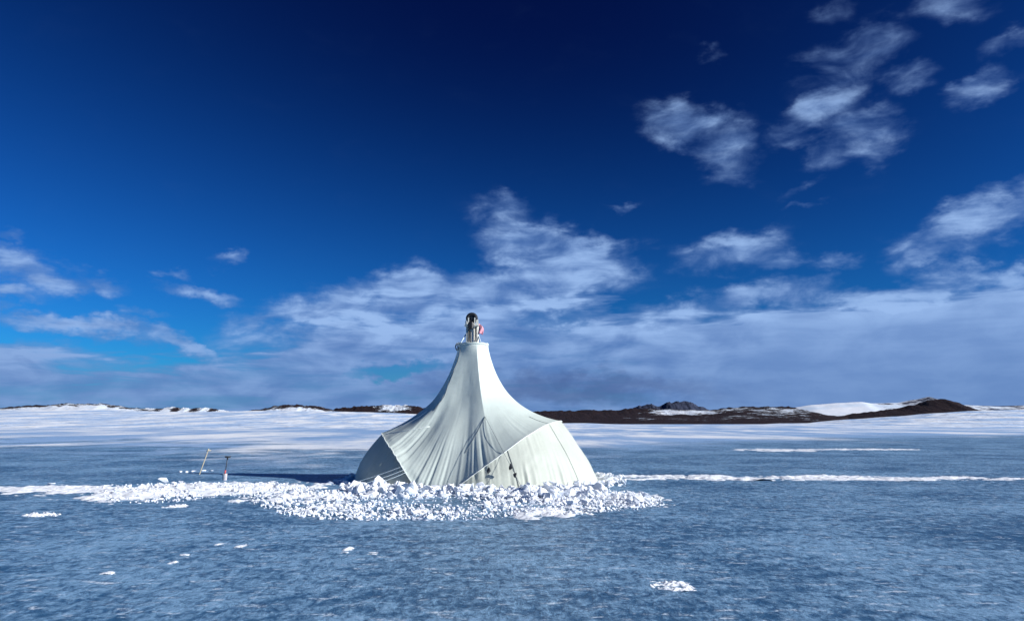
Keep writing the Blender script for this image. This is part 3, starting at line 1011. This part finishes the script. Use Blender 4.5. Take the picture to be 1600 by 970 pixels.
patch(1130, 746, 210, 3.6, .025, 1.3, 'faint broken snow streak starting right beside the tent rubble', 'snow streak', 'snow_streak', gap=2.3, bias=.62)
patch(1420, 747.5, 195, 2.6, .03, 3.7, 'bright thin snow streak reaching the right edge of the ice', 'snow streak', 'snow_streak', gap=1.1)
patch(1215, 703, 58, 1.8, .04, 2.7, 'short bright snow streak on the ice far right, beyond the bright thin streak', 'snow streak', 'snow_streak', gap=.7)
patch(1350, 702, 70, .8, .03, 3.1, 'thin broken snow streak extending right from the short bright streak', 'snow streak', 'snow_streak', gap=1.2)
patch(75, 765, 150, 2.6, .04, 4.4, 'narrow white snow streak running from left edge into the snow spread', 'snow streak', 'snow_streak', gap=.5)
patch(95, 762, 90, 2.0, .04, 5.4, 'short upper snow streak beside the narrow streak at the left edge', 'snow streak', 'snow_streak', gap=.6)
patch(62, 805, 30, 2.4, .03, 6.2, 'slim white snow patch on the ice near the left edge', 'snow patch', gap=1.3, tilt=.1)
patch(343, 850, 8, 2.2, .009, 7.2, 'left of the two bright snow flecks in mid foreground', 'snow patch', gap=1.0)
patch(378, 853, 9, 3.4, .009, 8.9, 'right of the two bright snow flecks in mid foreground', 'snow patch', gap=1.5)
patch(543, 859, 8, 5, .009, 9.3, 'bright snow fleck on the ice below the left half of the tent', 'snow patch', gap=1.5)
patch(583, 864, 9, 2.2, .009, 10.1, 'faint snow fleck right of the bright fleck below the tent', 'snow patch', gap=1.3)
patch(291, 866, 9, 2, .009, 11.6, 'faint long snow fleck left of the two bright flecks', 'snow patch', gap=1.3)
patch(268, 879, 8, 2.6, .009, 12.6, 'small snow fleck below the faint long fleck at left', 'snow patch', gap=1.3)
patch(172, 895, 13, 2, .009, 13.4, 'flat snow fleck low in the left foreground', 'snow patch', gap=1.4)
patch(1050, 915, 32, 8, .009, 14.2, 'broken white snow patch in the right foreground ice', 'snow patch', gap=2.6)
patch(275, 791, 20, 2.2, .025, 15.8, 'thin snow patch on ice just before the left snow spread', 'snow patch', gap=1.5)
patch(370, 783, 14, 2.6, .025, 16.3, 'rounded snow patch on ice between the two snow spreads', 'snow patch', gap=1.1)

# small lumps by the leaning pole
def lone_block(px, py, s, label, group=None, mesh=0, flat=.7):
    x, y = on_ground(px, py)
    o = bpy.data.objects.new('snow_lump', BLOCKS[mesh])
    COL.objects.link(o)
    o.location = (x, y, s * flat * .28)
    o.scale = (s * 1.2, s, s * flat)
    o.rotation_euler = (0, 0, mesh * 1.3)
    tag(o, label, 'snow lump', group)
G = 'snow lumps beside the leaning pole'
lone_block(281, 738, .14, 'outer left of the small snow lumps in a row beside the leaning pole', G, 0)
lone_block(291, 738, .14, 'middle small snow lump in the row left of the leaning pole', G, 1)
lone_block(302, 738, .2, 'widest small snow lump, touching the foot of the leaning pole', G, 2)
lone_block(319, 736, .10, 'tiny snow lump just right of the leaning pole', G, 3)
lone_block(331, 736, .10, 'tiny snow lump between the leaning pole and the shovel', G, 4)
lone_block(253, 753, .2, 'bright snow lump lying behind the left snow spread', None, 5, .9)
lone_block(80, 757, .22, 'flat snow lump on the ice at far left above the streak', None, 6, .5)

# leaning bamboo pole
def pole():
    bx, by = on_ground(310, 741)
    a = Vector((0, 0, -.10)); b = Vector((.26, .02, .76))
    pts = [a.lerp(b, i / 12) for i in range(13)]
    rad = [.017 + (.004 if i % 3 == 0 else 0) for i in range(13)]
    rad = [q * .7 for q in rad]
    o = empty('marker_pole', (bx, by, 0))
    v, f = tube(pts, .017, 8, rad)
    mesh_obj('cane', v, f, M_BAMBOO, o, smooth=True)
    v, f = tube([b + Vector((-.07, 0, -.06)), b + Vector((.07, 0, -.05))], .012, 6)
    mesh_obj('cross_piece', v, f, M_BAMBOO, o, smooth=True)
    tag(o, 'thin pale bamboo pole leaning in the ice left of the tent', 'pole')
pole()

# shovel standing in the snow
def shovel():
    bx, by = on_ground(351, 750)
    o = empty('shovel', (bx, by, 0))
    v, f = tube([(0, 0, .12), (.02, 0, .36), (.045, 0, .60)], .012, 8)
    mesh_obj('shaft', v, f, M_DARKMETAL, o, smooth=True)
    v, f = join(tube([(-.03, 0, .625), (.125, 0, .625)], .02, 8), tube([(.045, 0, .56), (.045, 0, .625)], .022, 8))
    mesh_obj('grip', v, f, M_BLACK, o, smooth=True)
    v, f = tube([(-.004, 0, .15), (.008, 0, .27)], .022, 8)
    mesh_obj('socket', v, f, M_RED, o, smooth=True)
    vs = []
    nu, nv = 9, 9
    for i in range(nu):
        u = -1 + 2 * i / (nu - 1)
        for k in range(nv):
            w = k / (nv - 1)
            hw = .065 * (1 - .25 * w ** 2)
            vs.append((u * hw - .01, .03 * u * u - .015, .18 - w * .28 - .03 * u * u * w))
    b = mesh_obj('blade', vs, grid_faces(nu, nv), M_GREYM, o, smooth=True)
    md = b.modifiers.new('thickness', 'SOLIDIFY'); md.thickness = .006
    tag(o, 'small shovel with black grip stuck upright behind the left snow spread', 'shovel')
shovel()
